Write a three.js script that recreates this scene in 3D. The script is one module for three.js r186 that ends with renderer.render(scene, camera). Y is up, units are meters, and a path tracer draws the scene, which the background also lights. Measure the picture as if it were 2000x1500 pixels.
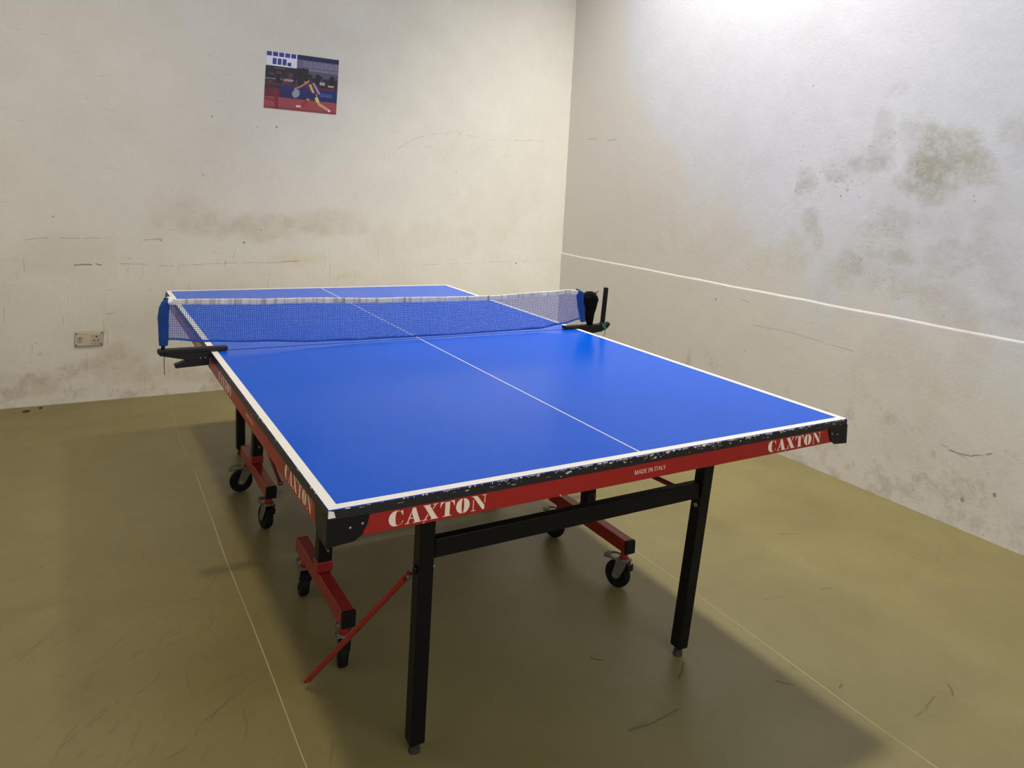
import * as THREE from 'three';
import { RoundedBoxGeometry } from 'three/addons/geometries/RoundedBoxGeometry.js';
import { mergeGeometries, toCreasedNormals } from 'three/addons/utils/BufferGeometryUtils.js';
import { RectAreaLightUniformsLib } from 'three/addons/lights/RectAreaLightUniformsLib.js';

// ------------------------------------------------------------------ camera, exposure
const scene = new THREE.Scene();
scene.background = new THREE.Color(0x000000);
const camera = new THREE.PerspectiveCamera(2 * Math.atan(750 / 1483.03) * 180 / Math.PI, 2000 / 1500, 0.05, 40);
camera.position.set(-1.2074, 1.3891, 2.7538);
camera.rotation.order = 'YXZ';
camera.rotation.set(-0.0084, -0.5507, 0.0576);
camera.setViewOffset(2000, 1500, -39.6, 377.3, 2000, 1500);   // shifted lens
scene.add(camera);

const renderer = new THREE.WebGLRenderer({ antialias: true });
renderer.toneMapping = THREE.LinearToneMapping;
renderer.toneMappingExposure = 1.28;
renderer.shadowMap.enabled = true;
RectAreaLightUniformsLib.init();

// room, metres
const XL = -2.43, XR = 2.167, ZB = -2.239, ZF = 3.5, YC = 5.3, SPAN = 4.6;
// the two hanging lamps: position, tint, intensity; each light sits in a bulb under a dish shade that throws it downwards
const LAMPS = [
  { x: 1.40, y: 4.85, z: -0.05, tx: 2.3, tz: -0.45, color: 0xfffbf6, power: 58 },
  { x: -1.80, y: 4.85, z: -0.05, tx: -1.3, tz: -0.1, color: 0xffeed6, power: 20 },
];
for (const l of LAMPS) {
  const a = new THREE.SpotLight(l.color, l.power, 0, 46 * Math.PI / 180, 1, 2);
  a.position.set(l.x, l.y, l.z); a.target.position.set(l.tx, 0, l.tz); a.castShadow = true; a.shadow.radius = 8;
  scene.add(a, a.target);
}

// added fill light, shaped as an unseen frosted window behind the camera
const FILL_WIN = { x: -0.35, y: 1.75, w: 2.6, h: 1.5, color: 0xeef2ff, power: 2.2 };
{
  const a = new THREE.RectAreaLight(FILL_WIN.color, FILL_WIN.power, FILL_WIN.w, FILL_WIN.h);
  a.position.set(FILL_WIN.x, FILL_WIN.y, ZF - 0.03); scene.add(a);   // shines towards -z, into the room
}

// ------------------------------------------------------------------ helpers
function rng(seed) { let s = seed >>> 0; return () => { s = (s + 0x6D2B79F5) | 0; let t = Math.imul(s ^ (s >>> 15), 1 | s); t = (t + Math.imul(t ^ (t >>> 7), 61 | t)) ^ t; return ((t ^ (t >>> 14)) >>> 0) / 4294967296; }; }
const smooth = (a, b, x) => { const t = Math.min(1, Math.max(0, (x - a) / (b - a))); return t * t * (3 - 2 * t); };
const lerp = (a, b, t) => a + (b - a) * t;
function curve(pts, x) {                                   // piecewise smooth lookup
  if (x <= pts[0][0]) return pts[0][1];
  for (let i = 1; i < pts.length; i++) if (x <= pts[i][0]) { const t = (x - pts[i - 1][0]) / (pts[i][0] - pts[i - 1][0]); return lerp(pts[i - 1][1], pts[i][1], t * t * (3 - 2 * t)); }
  return pts[pts.length - 1][1];
}
const V = (x, y, z) => new THREE.Vector3(x, y, z);
function mesh(name, geo, mat, parent, pos, rot) {
  const m = new THREE.Mesh(geo, mat); m.name = name; m.castShadow = m.receiveShadow = true;
  if (pos) m.position.set(...pos);
  if (rot) m.rotation.set(...rot);
  (parent || scene).add(m); return m;
}
function thing(name, label, category, pos = [0, 0, 0], group) {
  const g = new THREE.Group(); g.name = name; g.position.set(...pos); g.userData = { label, category };
  if (group) g.userData.group = group;
  scene.add(g); return g;
}
function tag(o, label, category, group) { o.userData.label = label; o.userData.category = category; if (group) o.userData.group = group; return o; }
function structure(o, label, category) { o.userData = { kind: 'structure', label, category }; return o; }
const rbox = (w, h, d, r = 0.002) => new RoundedBoxGeometry(w, h, d, 2, Math.min(r, w / 2.01, h / 2.01, d / 2.01));
const tr = (g, x, y, z) => g.translate(x, y, z);
const plain = (g) => { const n = g.index ? g.toNonIndexed() : g; for (const k of Object.keys(n.attributes)) if (!['position', 'normal', 'uv'].includes(k)) n.deleteAttribute(k); return n; };
const merge = (list) => mergeGeometries(list.map(plain));
function along(o, a, b) {                                  // put a mesh whose length runs along +y between two points
  const d = b.clone().sub(a); o.position.copy(a.clone().add(b).multiplyScalar(0.5));
  o.quaternion.setFromUnitVectors(V(0, 1, 0), d.normalize()); return o;
}
function loft(rings, cap = true, closed = true) {          // rings of equal length -> skin
  const n = rings[0].length, pos = [], uv = [], idx = [];
  rings.forEach((r, i) => r.forEach((p, j) => { pos.push(p.x, p.y, p.z); uv.push(j / n, i / (rings.length - 1)); }));
  const m = closed ? n : n - 1;
  for (let i = 0; i < rings.length - 1; i++) for (let j = 0; j < m; j++) {
    const a = i * n + j, b = i * n + (j + 1) % n, c = a + n, d = b + n; idx.push(a, b, c, b, d, c);
  }
  if (cap) for (const [k, flip] of [[0, 1], [rings.length - 1, 0]]) for (let j = 1; j < n - 1; j++) {
    const a = k * n, b = k * n + j, c = k * n + j + 1; flip ? idx.push(a, c, b) : idx.push(a, b, c);
  }
  const g = new THREE.BufferGeometry();
  g.setAttribute('position', new THREE.Float32BufferAttribute(pos, 3)); g.setAttribute('uv', new THREE.Float32BufferAttribute(uv, 2));
  g.setIndex(idx); g.computeVertexNormals(); return g;
}
function profile(points, depth, bevel = 0.0015) {          // polygon in x,y extruded along z, centred on z = 0
  const s = new THREE.Shape(points.map((p) => new THREE.Vector2(...p)));
  const g = new THREE.ExtrudeGeometry(s, { depth: depth - 2 * bevel, bevelEnabled: bevel > 0, bevelThickness: bevel, bevelSize: bevel, bevelOffset: -bevel, bevelSegments: 2, curveSegments: 8 });
  return g.translate(0, 0, -(depth - 2 * bevel) / 2);
}
function metric(geo, fn) {                                 // uv from position
  const p = geo.attributes.position, uv = new Float32Array(p.count * 2);
  for (let i = 0; i < p.count; i++) { const [u, v] = fn(p.getX(i), p.getY(i), p.getZ(i)); uv[2 * i] = u; uv[2 * i + 1] = v; }
  geo.setAttribute('uv', new THREE.BufferAttribute(uv, 2)); return geo;
}

// ------------------------------------------------------------------ noise and painted textures
const NS = 1024;
function fbmField(cell, octaves, seed, gain = 0.5) {       // tileable fractal value noise, 0..1, NS x NS
  const out = new Float32Array(NS * NS); let amp = 1, tot = 0;
  for (let o = 0; o < octaves; o++) {
    const c = Math.max(2, cell >> o), n = NS / c, r = rng(seed + o * 77), g = new Float32Array(n * n);
    for (let i = 0; i < g.length; i++) g[i] = r();
    const fx = new Float32Array(c); for (let i = 0; i < c; i++) { const t = i / c; fx[i] = t * t * (3 - 2 * t); }
    for (let y = 0; y < NS; y++) {
      const gy = Math.floor(y / c), ty = fx[y - gy * c], r0 = gy * n, r1 = ((gy + 1) % n) * n;
      for (let x = 0; x < NS; x++) {
        const gx = Math.floor(x / c), tx = fx[x - gx * c], g1 = (gx + 1) % n;
        const a = g[r0 + gx] + (g[r0 + g1] - g[r0 + gx]) * tx, b = g[r1 + gx] + (g[r1 + g1] - g[r1 + gx]) * tx;
        out[y * NS + x] += amp * (a + (b - a) * ty);
      }
    }
    tot += amp; amp *= gain;
  }
  for (let i = 0; i < out.length; i++) out[i] /= tot;
  return out;
}
const nBig = fbmField(256, 7, 11), nMid = fbmField(64, 6, 23), nFine = fbmField(8, 3, 37, 0.7), nStreak = fbmField(128, 6, 91);
const at = (f, x, y) => f[((y & (NS - 1)) * NS) + (x & (NS - 1))];

class Paint {                                              // a painted surface of size metres square
  constructor(size, px, base) { this.n = px; this.k = px / size; this.d = new Float32Array(px * px * 3); for (let i = 0; i < px * px; i++) { this.d[3 * i] = base[0]; this.d[3 * i + 1] = base[1]; this.d[3 * i + 2] = base[2]; } }
  put(x, y, c, a) { if (x < 0 || y < 0 || x >= this.n || y >= this.n || a <= 0) return; const i = 3 * (y * this.n + x); for (let k = 0; k < 3; k++) this.d[i + k] += (c[k] - this.d[i + k]) * a; }
  each(fn) { for (let y = 0; y < this.n; y++) for (let x = 0; x < this.n; x++) fn(x, y, 3 * (y * this.n + x), this.d); }
  blob(u, v, ru, rv, c, a, rough = 0.9, grain = 0.5, sx = 0) {   // patch with a ragged outline and a grain
    const cx = u * this.k, cy = v * this.k, rx = ru * this.k, ry = rv * this.k;
    for (let y = Math.floor(cy - ry * 1.6); y < cy + ry * 1.6; y++) for (let x = Math.floor(cx - rx * 1.6); x < cx + rx * 1.6; x++) {
      const dx = (x - cx) / rx, dy = (y - cy) / ry, w = (at(nMid, x + sx, y) - 0.5) * rough + (at(nBig, x * 2 + sx, y * 2) - 0.5) * rough;
      const e = smooth(1.05, 0.35, Math.hypot(dx, dy) + w * 1.6);
      if (e > 0) this.put(x, y, c, a * e * (1 - grain + grain * smooth(0.35, 0.65, at(nFine, x, y) * 0.5 + at(nMid, x * 3, y * 3) * 0.5)));
    }
  }
  stroke(pts, w, c, a, broken = 0.5, wob = 0.003, seed = 1) {
    const r = rng(seed), R = Math.max(0.6, w * this.k / 2);
    let ph = r() * 500 | 0;
    for (let i = 1; i < pts.length; i++) {
      const [x0, y0] = pts[i - 1], [x1, y1] = pts[i], L = Math.hypot(x1 - x0, y1 - y0) * this.k, n = Math.max(2, Math.ceil(L / 0.7));
      for (let s = 0; s < n; s++) {
        const t = s / n, q = ph + s, o = (at(nMid, q * 2, seed * 31) - 0.5) * wob * 2;
        const b = smooth(broken - 0.12, broken + 0.12, at(nMid, q * 3, seed * 57 + 9) + 0.08);
        const cx = (lerp(x0, x1, t) + o * (y1 - y0) / (Math.hypot(x1 - x0, y1 - y0) + 1e-6)) * this.k, cy = (lerp(y0, y1, t) - o * (x1 - x0) / (Math.hypot(x1 - x0, y1 - y0) + 1e-6)) * this.k;
        for (let y = Math.floor(cy - R - 1); y <= cy + R + 1; y++) for (let x = Math.floor(cx - R - 1); x <= cx + R + 1; x++) {
          const d = Math.hypot(x - cx, y - cy); if (d < R + 0.7) this.put(x, y, c, a * b * 0.6 * smooth(R + 0.7, R - 0.5, d));
        }
      }
      ph += 400;
    }
  }
  texture(mirror = true) {
    const n = this.n, o = new Uint8Array(n * n * 4);
    for (let i = 0; i < n * n; i++) { for (let k = 0; k < 3; k++) o[4 * i + k] = Math.max(0, Math.min(255, this.d[3 * i + k] * 255)); o[4 * i + 3] = 255; }
    const t = new THREE.DataTexture(o, n, n); t.magFilter = THREE.LinearFilter; t.minFilter = THREE.LinearMipmapLinearFilter; t.generateMipmaps = true;
    t.colorSpace = THREE.SRGBColorSpace; t.wrapS = t.wrapT = mirror ? THREE.MirroredRepeatWrapping : THREE.RepeatWrapping; t.needsUpdate = true; return t;
  }
}
function greyTexture(fn, n = NS) {
  const o = new Uint8Array(n * n * 4);
  for (let y = 0; y < n; y++) for (let x = 0; x < n; x++) { const v = Math.max(0, Math.min(255, 255 * fn(x, y))), i = 4 * (y * n + x); o[i] = o[i + 1] = o[i + 2] = v; o[i + 3] = 255; }
  const t = new THREE.DataTexture(o, n, n); t.magFilter = THREE.LinearFilter; t.wrapS = t.wrapT = THREE.RepeatWrapping; t.needsUpdate = true; return t;
}
const rgb = (r, g, b) => [r / 255, g / 255, b / 255];
const PX = 2048;

// --- back wall: cream distemper with scuffs, pencil lines and ball marks (u = x - XL, v = y)
const WALL = rgb(226, 222, 208);
function plasterBase(P, big, seed) {
  P.each((x, y, i, d) => {
    const b = at(nBig, x + seed * 131, y + seed * 57) - 0.5, m = at(nMid, x + seed * 17, y) - 0.5, f = at(nFine, x, y + seed) - 0.5;
    const s = b * big + m * 0.03 + f * 0.02;
    d[i] += s; d[i + 1] += s * 1.03; d[i + 2] += s * 1.25;
  });
}
function speckle(P, count, seed, u0, u1, vf, c, a, rmax = 0.006) {
  const r = rng(seed);
  for (let i = 0; i < count; i++) { const u = lerp(u0, u1, r()), v = vf(r), s = 0.001 + r() * r() * rmax; P.blob(u, v, s * (0.7 + r()), s * (0.6 + r() * 0.8), c, a * (0.4 + 0.6 * r()), 0.6, 0.3, (r() * 900) | 0); }
}
function grime(P, top, c, a, ox) {                          // grainy splash dirt along the foot of a wall, sparser higher up
  for (let y = 0; y < top * P.k; y++) for (let x = 0; x < P.n; x++) {
    const h = y / (top * P.k), n = at(nMid, x * 2 + ox, y * 2) * 0.5 + at(nFine, x + ox, y) * 0.22 + at(nBig, x * 2, y * 2 + ox) * 0.28;
    P.put(x, y, c, a * smooth(0.46 + 0.17 * h, 0.64 + 0.17 * h, n) * (0.55 + 0.9 * (at(nFine, x * 2, y * 2) - 0.3)));
  }
}
const back = new Paint(SPAN, PX, WALL);
plasterBase(back, 0.05, 1);
{
  const P = back, X = (x) => x - XL, dk = rgb(96, 86, 68), tan = rgb(186, 168, 140), ylw = rgb(214, 200, 152);
  for (const [x, y, rx, ry, c, a] of [[-0.15, 1.02, 0.42, 0.11, tan, 0.30], [0.25, 1.06, 0.3, 0.1, tan, 0.24], [-0.55, 1.1, 0.3, 0.13, tan, 0.18], [0.16, 0.82, 0.2, 0.07, ylw, 0.4], [0.40, 0.70, 0.12, 0.05, ylw, 0.5], [0.9, 0.95, 0.5, 0.16, tan, 0.12], [-1.2, 0.85, 0.4, 0.12, tan, 0.14], [-0.9, 0.25, 0.14, 0.12, tan, 0.45], [-1.05, 0.2, 0.12, 0.06, rgb(150, 136, 112), 0.35], [-0.35, 0.62, 0.3, 0.2, tan, 0.14], [1.5, 1.2, 0.35, 0.25, tan, 0.08], [-1.05, 0.16, 0.5, 0.06, tan, 0.22], [-1.4, 0.1, 0.25, 0.05, tan, 0.3], [-0.6, 0.1, 0.3, 0.05, tan, 0.25]]) P.blob(X(x), y, rx, ry, c, a, 1.0, 0.45, (x * 331) | 0);
  const lines = [
    [[[-1.40, 0.922], [-1.30, 0.938], [-1.1, 0.936], [-0.89, 0.943], [-0.71, 0.932]], 0.003, 0.5, 0.52], [[[-1.147, 0.784], [-1.085, 0.787], [-1.06, 0.784]], 0.006, 0.7, 0.3], [[[-1.04, 0.79], [-1.01, 0.78]], 0.006, 0.6, 0.3],
    [[[-0.92, 0.793], [-0.84, 0.787], [-0.635, 0.778], [-0.35, 0.791], [0.02, 0.795], [0.12, 0.804]], 0.0025, 0.55, 0.5], [[[0.0, 0.797], [0.11, 0.803]], 0.004, 0.5, 0.35],
    [[[0.70, 1.50], [0.74, 1.58], [0.86, 1.66], [1.05, 1.715], [1.22, 1.724], [1.5, 1.70], [1.95, 1.735]], 0.0028, 0.5, 0.5], [[[-0.98, 0.50], [-0.93, 0.505]], 0.003, 0.5, 0.35],
    [[[-0.35, 0.78], [-0.34, 0.81]], 0.004, 0.6, 0.2], [[[-0.8, 0.93], [-0.71, 0.94]], 0.004, 0.5, 0.35], [[[0.9, 0.77], [1.6, 0.79], [2.1, 0.80]], 0.002, 0.35, 0.5],
  ];
  lines.forEach(([pts, w, a, br], i) => P.stroke(pts.map(([x, y]) => [X(x), y]), w, dk, a * 0.6, br, 0.006, i + 3));
  for (const [x, y, s] of [[-0.497, 1.329, 0.006], [-0.467, 1.689, 0.008], [-1.26, 1.056, 0.007], [-1.54, 1.12, 0.01], [-0.24, 0.92, 0.01], [-0.14, 1.0, 0.006], [-1.31, 0.35, 0.007], [-0.71, 0.93, 0.008], [0.38, 0.68, 0.006], [-0.2, 1.65, 0.006], [-0.08, 1.66, 0.012], [1.2, 1.45, 0.007], [1.75, 0.78, 0.008]]) P.blob(X(x), y, s, s * 0.8, dk, 0.6, 0.5, 0.3, (x * 777) | 0);
  speckle(P, 420, 5, 0.7, 4.6, (r) => 0.2 + 1.9 * r(), dk, 0.22, 0.005);
  grime(P, 0.34, rgb(132, 118, 96), 0.3, 70);
  speckle(P, 260, 6, 0.6, 4.6, (r) => 0.005 + 0.28 * r() * r(), rgb(110, 98, 78), 0.4, 0.005);
  const r = rng(44);
  for (let i = 0; i < 70; i++) { const x = 0.7 + 2.6 * r(), y = 0.1 + 0.8 * r(), l = 0.03 + 0.08 * r(); P.stroke([[x, y], [x + (r() - 0.5) * 0.02, y - l]], 0.002 + 0.003 * r(), tan, 0.32, 0.45, 0.004, 60 + i); }
  for (let i = 0; i < 60; i++) { const x = 0.7 + 3.6 * r(), y = 0.6 + 1.5 * r(), l = 0.02 + 0.08 * r(); P.stroke([[x, y], [x + l, y + (r() - 0.5) * 0.03]], 0.002, tan, 0.35, 0.5, 0.004, 160 + i); }
}
// --- right wall: bluish white going to cream lower down, with olive-grey damp stains (u = z - ZB, v = y)
const right = new Paint(SPAN, PX, rgb(210, 211, 215));
plasterBase(right, 0.04, 2);
{
  const P = right, Z = (z) => z - ZB, cream = rgb(214, 208, 194), olive = rgb(150, 144, 116), grey = rgb(150, 148, 138), dk = rgb(96, 90, 78);
  // turns cream lower down and towards the back corner, with a mottled border
  P.each((x, y, i, d) => {
    const u = x / P.k, v = y / P.k, edge = curve([[0, 3.2], [0.55, 2.6], [0.8, 2.15], [1.1, 1.8], [1.55, 1.45], [2.0, 1.28], [2.4, 1.05], [2.9, 0.98], [4.6, 0.95]], u);
    const w = (at(nBig, x + 300, y + 80) - 0.5) * 1.1 + (at(nMid, x, y + 333) - 0.5) * 0.5;
    const a = smooth(0.34, -0.5, v - edge + w) * (0.75 + 0.5 * (at(nFine, x, y) - 0.5));
    for (let k = 0; k < 3; k++) d[i + k] += (cream[k] - d[i + k]) * a;
  });
  for (const [z, y, rz, ry, c, a] of [[0.23, 1.53, 0.13, 0.06, grey, 0.5], [0.09, 1.48, 0.07, 0.06, grey, 0.4], [0.37, 1.59, 0.12, 0.07, grey, 0.42], [0.48, 1.74, 0.09, 0.14, grey, 0.3], [0.83, 1.66, 0.17, 0.13, olive, 0.5], [0.94, 1.58, 0.12, 0.1, olive, 0.42], [0.78, 1.52, 0.15, 0.08, olive, 0.4], [0.68, 1.66, 0.13, 0.16, grey, 0.36], [0.12, 1.27, 0.06, 0.1, olive, 0.34], [0.33, 1.09, 0.12, 0.05, olive, 0.34], [0.46, 1.14, 0.11, 0.05, olive, 0.3], [0.65, 1.14, 0.16, 0.06, olive, 0.34], [0.85, 1.17, 0.12, 0.07, grey, 0.3], [0.45, 1.28, 0.13, 0.05, grey, 0.28], [0.63, 1.31, 0.13, 0.09, grey, 0.28], [1.1, 1.7, 0.12, 0.16, grey, 0.36], [1.05, 1.2, 0.13, 0.2, grey, 0.24], [0.53, 1.93, 0.1, 0.06, grey, 0.2], [0.6, 1.45, 0.5, 0.4, grey, 0.16], [0.3, 1.1, 0.5, 0.16, olive, 0.14], [-0.5, 1.1, 0.5, 0.15, rgb(196, 180, 150), 0.22], [-1.2, 1.2, 0.5, 0.25, rgb(200, 186, 158), 0.16], [1.0, 0.95, 0.4, 0.1, rgb(170, 156, 138), 0.28], [0.7, 0.6, 0.5, 0.25, rgb(180, 166, 148), 0.2], [0.0, 0.6, 0.7, 0.2, rgb(196, 182, 158), 0.14], [0.9, 0.25, 0.5, 0.2, rgb(176, 164, 150), 0.2]]) P.blob(Z(z), y, rz, ry, c, a * 0.74, 1.5, 0.55, ((z + 3) * 517) | 0);
  const r = rng(9);
  for (const [z, y, s, n] of [[0.1, 1.5, 0.14, 70], [0.3, 1.55, 0.16, 80], [0.55, 1.7, 0.16, 70], [0.45, 1.2, 0.25, 60], [0.8, 1.55, 0.25, 70], [0.12, 1.25, 0.1, 30], [-0.04, 1.65, 0.1, 16], [0.6, 1.05, 0.3, 60]]) for (let i = 0; i < n; i++) { const q = 0.002 + 0.006 * r() * r(); P.blob(Z(z + (r() + r() - 1) * s), y + (r() + r() - 1) * s, q * 1.3, q, grey, 0.5 * r() + 0.12, 0.7, 0.4, (r() * 900) | 0); }
  [[[[-2.1, 1.74], [-2.0, 1.755], [-1.85, 1.76]], 0.003, 0.5], [[[-1.72, 1.742], [-1.62, 1.75]], 0.003, 0.5], [[[-0.35, 0.79], [-0.28, 0.78]], 0.003, 0.4], [[[-0.25, 0.66], [0.0, 0.67], [0.4, 0.65]], 0.003, 0.3], [[[0.9, 0.32], [1.0, 0.33], [1.08, 0.37]], 0.005, 0.4], [[[0.86, 0.34], [0.98, 0.31]], 0.004, 0.3]].forEach(([pts, w, a], i) => P.stroke(pts.map(([z, y]) => [Z(z), y]), w, dk, a, 0.42, 0.006, i + 21));
  for (const [z, y, s] of [[-0.55, 0.76, 0.012], [0.97, 0.13, 0.014], [0.06, 2.0, 0.008], [-0.06, 1.86, 0.006], [0.27, 1.42, 0.007], [0.25, 0.27, 0.012], [0.33, 0.245, 0.009], [-0.3, 0.5, 0.007], [-1.9, 1.05, 0.008], [1.1, 0.2, 0.012], [0.75, 0.09, 0.01]]) P.blob(Z(z), y, s * 0.8, s, dk, 0.6, 0.6, 0.3, (z * 777) | 0);
  speckle(P, 500, 15, 0.1, 4.2, (q) => 0.1 + 2.1 * q(), dk, 0.18, 0.006);
  grime(P, 0.5, rgb(138, 126, 108), 0.34, 400);
  speckle(P, 300, 16, 1.6, 4.4, (q) => 0.01 + 0.36 * q() * q(), rgb(120, 108, 90), 0.35, 0.006);
}
// --- floor: olive sheet vinyl with shoe scuffs (u = x - XL, v = z - ZB)
const floorPaint = new Paint(SPAN, PX, rgb(119, 109, 67));
{
  const P = floorPaint, X = (x) => x - XL, Z = (z) => z - ZB, dk = rgb(92, 82, 50);
  P.each((x, y, i, d) => {
    const s = (at(nBig, x + 700, y + 40) - 0.5) * 0.07 + (at(nMid, x + 90, y) - 0.5) * 0.035 + (at(nFine, x, y) - 0.5) * 0.022;
    d[i] += s; d[i + 1] += s; d[i + 2] += s * 0.9;
  });
  const marks = [[-1.192, -0.292, -1.241, -0.221], [-0.717, 0.044, -0.754, 0.133], [-0.713, 0.17, -0.942, 0.143], [-1.153, 0.147, -1.266, 0.293], [-0.959, 0.367, -0.993, 0.39], [-0.769, 0.288, -0.786, 0.354], [-0.879, 0.309, -0.918, 0.36], [-0.547, 0.456, -0.587, 0.494], [-0.646, 0.561, -0.834, 0.638], [-0.641, 0.602, -0.864, 0.761], [-0.866, 0.54, -0.869, 0.643], [-0.759, 0.753, -0.787, 0.887], [-1.091, 0.452, -1.106, 0.49], [-1.032, 0.646, -1.05, 0.677], [-0.931, 0.496, -0.954, 0.544], [-1.125, 0.629, -1.176, 0.741], [-1.093, 0.415, -1.17, 0.401], [-1.197, 0.196, -1.29, 0.281], [-0.779, 0.688, -0.84, 0.763], [-0.589, 0.96, -0.62, 1.036]];
  marks.forEach(([a, b, c, e], i) => P.stroke([[X(a), Z(b)], [X((a + c) / 2 + (i % 3 - 1) * 0.008), Z((b + e) / 2 + 0.004)], [X(c), Z(e)]], 0.004, dk, 0.42, 0.42, 0.004, i + 5));
  const strong = [[0.175, 0.979, 0.205, 1.005, 0.9], [0.415, 1.122, 0.348, 1.167, 0.6], [0.598, 1.306, 0.633, 1.343, 0.8], [0.087, 1.27, 0.261, 1.268, 0.55], [0.782, 1.385, 0.74, 1.415, 0.6], [0.963, 1.563, 0.826, 1.586, 0.35], [1.375, 0.654, 1.483, 0.695, 0.4], [1.163, 1.025, 1.21, 1.038, 0.4], [0.914, 0.98, 0.995, 1.001, 0.3], [1.055, 1.547, 1.011, 1.587, 0.45]];
  strong.forEach(([a, b, c, e, s], i) => P.stroke([[X(a), Z(b)], [X((a + c) / 2), Z((b + e) / 2 + 0.005)], [X(c), Z(e)]], 0.005, rgb(70, 62, 36), s, i < 3 ? 0.2 : 0.42, 0.005, i + 40));
  P.blob(X(0.12), Z(1.268), 0.05, 0.014, rgb(90, 78, 44), 0.4, 1, 0.6, 40);
  const r = rng(71);
  for (let i = 0; i < 300; i++) {                            // the fan of faint scuffs left by shoes at the long side
    const x = -1.75 + 1.1 * r(), z = -0.9 + 2.4 * r(), th = -0.75 + (r() - 0.5) * 0.9, l = 0.02 + 0.14 * r() * r();
    P.stroke([[X(x), Z(z)], [X(x - Math.cos(th) * l), Z(z - Math.sin(th) * l)]], 0.002 + 0.003 * r(), dk, 0.2 + 0.3 * r(), 0.45, 0.006, 100 + i);
  }
  for (let i = 0; i < 190; i++) {
    const x = -0.4 + 2.5 * r(), z = -0.2 + 2.1 * r(), th = r() * 6.3, l = 0.01 + 0.1 * r() * r();
    P.stroke([[X(x), Z(z)], [X(x + Math.cos(th) * l * 0.5 + 0.01), Z(z + Math.sin(th) * l * 0.5)], [X(x + Math.cos(th) * l), Z(z + Math.sin(th) * l)]], 0.002 + 0.002 * r(), dk, 0.1 + 0.2 * r(), 0.45, 0.006, 500 + i);
  }
  speckle(P, 260, 81, 0.6, 4.4, (q) => 4.2 * q(), dk, 0.4, 0.006);
  speckle(P, 300, 82, 0.6, 4.5, (q) => 0.004 + 0.03 * q() * q(), rgb(80, 70, 46), 0.5, 0.01);
}

const plasterBump = greyTexture((x, y) => 0.6 * at(nMid, x, y) + 0.25 * at(nFine, x, y) + 0.15 * at(nBig, x * 2, y * 2));
const floorRough = greyTexture((x, y) => 0.82 + 0.3 * (at(nMid, x, y) - 0.5) + 0.25 * (at(nBig, x, y) - 0.5));
const fineBump = greyTexture((x, y) => at(nFine, x, y));
const rep = (t, k) => { const c = t.clone(); c.repeat.set(k, k); c.needsUpdate = true; return c; };

const std = (o) => new THREE.MeshStandardMaterial(o);
const phys = (o) => new THREE.MeshPhysicalMaterial(o);
const MAT = {
  back: std({ map: back.texture(), roughness: 0.88, bumpMap: rep(plasterBump, 3), bumpScale: 0.0016 }),
  right: std({ map: right.texture(), roughness: 0.88, bumpMap: rep(plasterBump, 3), bumpScale: 0.0014 }),
  wall: std({ color: 0xecebe4, roughness: 0.9 }),
  ceiling: std({ color: 0xefeeea, roughness: 0.95 }),
  floor: std({ map: floorPaint.texture(), roughness: 0.5, roughnessMap: rep(floorRough, 3), bumpMap: rep(fineBump, 4), bumpScale: 0.0002 }),
  seam: std({ color: 0xaa9f78, roughness: 0.6 }),
  black: phys({ color: 0x060505, roughness: 0.45, specularIntensity: 0.45 }),
  capBlack: phys({ color: 0x0c0b0b, roughness: 0.4, specularIntensity: 0.5 }),
  rubber: phys({ color: 0x060505, roughness: 0.7, specularIntensity: 0.5 }),
  red: std({ color: 0x88150e, roughness: 0.4 }),
  redBar: std({ color: 0x86170f, roughness: 0.42, roughnessMap: rep(floorRough, 1) }),
  steel: std({ color: 0x9b978c, roughness: 0.4, metalness: 0.75 }),
  zinc: std({ color: 0x6f6a5c, roughness: 0.5, metalness: 0.45 }),
  line: std({ color: 0xe9e6dc, roughness: 0.4 }),
  netBlue: std({ color: 0x1c60c4, roughness: 0.8 }),
  hem: std({ color: 0x1250a8, roughness: 0.85 }),
  sleeve: std({ color: 0x0e3a7c, roughness: 0.9 }),
  clothBlack: phys({ color: 0x080605, roughness: 0.95, specularIntensity: 0.3 }),
  clamp: phys({ color: 0x14110f, roughness: 0.5, specularIntensity: 0.6 }),
  postBrown: phys({ color: 0x0e0907, roughness: 0.55, specularIntensity: 0.5 }),
  teal: std({ color: 0x2f7f86, roughness: 0.8 }),
  pink: std({ color: 0xa8938c, roughness: 0.9 }),
  footBrown: std({ color: 0x2e261b, roughness: 0.6 }),
  dust: std({ color: 0x4a4028, roughness: 1 }),
};

// ------------------------------------------------------------------ room
const uvBack = (x, y) => [(x - XL) / SPAN, y / SPAN], uvRight = (x, y, z) => [(z - ZB) / SPAN, y / SPAN], uvFloor = (x, y, z) => [(x - XL) / SPAN, (z - ZB) / SPAN];
const slab = (x0, x1, y0, y1, z0, z1) => new THREE.BoxGeometry(x1 - x0, y1 - y0, z1 - z0).translate((x0 + x1) / 2, (y0 + y1) / 2, (z0 + z1) / 2);
const T = 0.2;
const floor = structure(mesh('floor', metric(slab(XL - T, XR + T, -0.15, 0, ZB - T, ZF + T), uvFloor), MAT.floor), 'olive green sheet vinyl floor with dark shoe scuffs', 'floor');
structure(mesh('ceiling', slab(XL - T, XR + T, YC, YC + T, ZB - T, ZF + T), MAT.ceiling), 'plain pale ceiling high above the room', 'ceiling');
structure(mesh('wall_back', metric(slab(XL - T, XR + T, 0, YC, ZB - T, ZB), uvBack), MAT.back), 'cream plaster wall with a small poster and faint scuffs', 'wall');
structure(mesh('wall_right', metric(slab(XR, XR + T, 0, YC, ZB, ZF), uvRight), MAT.right), 'pale plaster wall with damp stains beside the table', 'wall');
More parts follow.
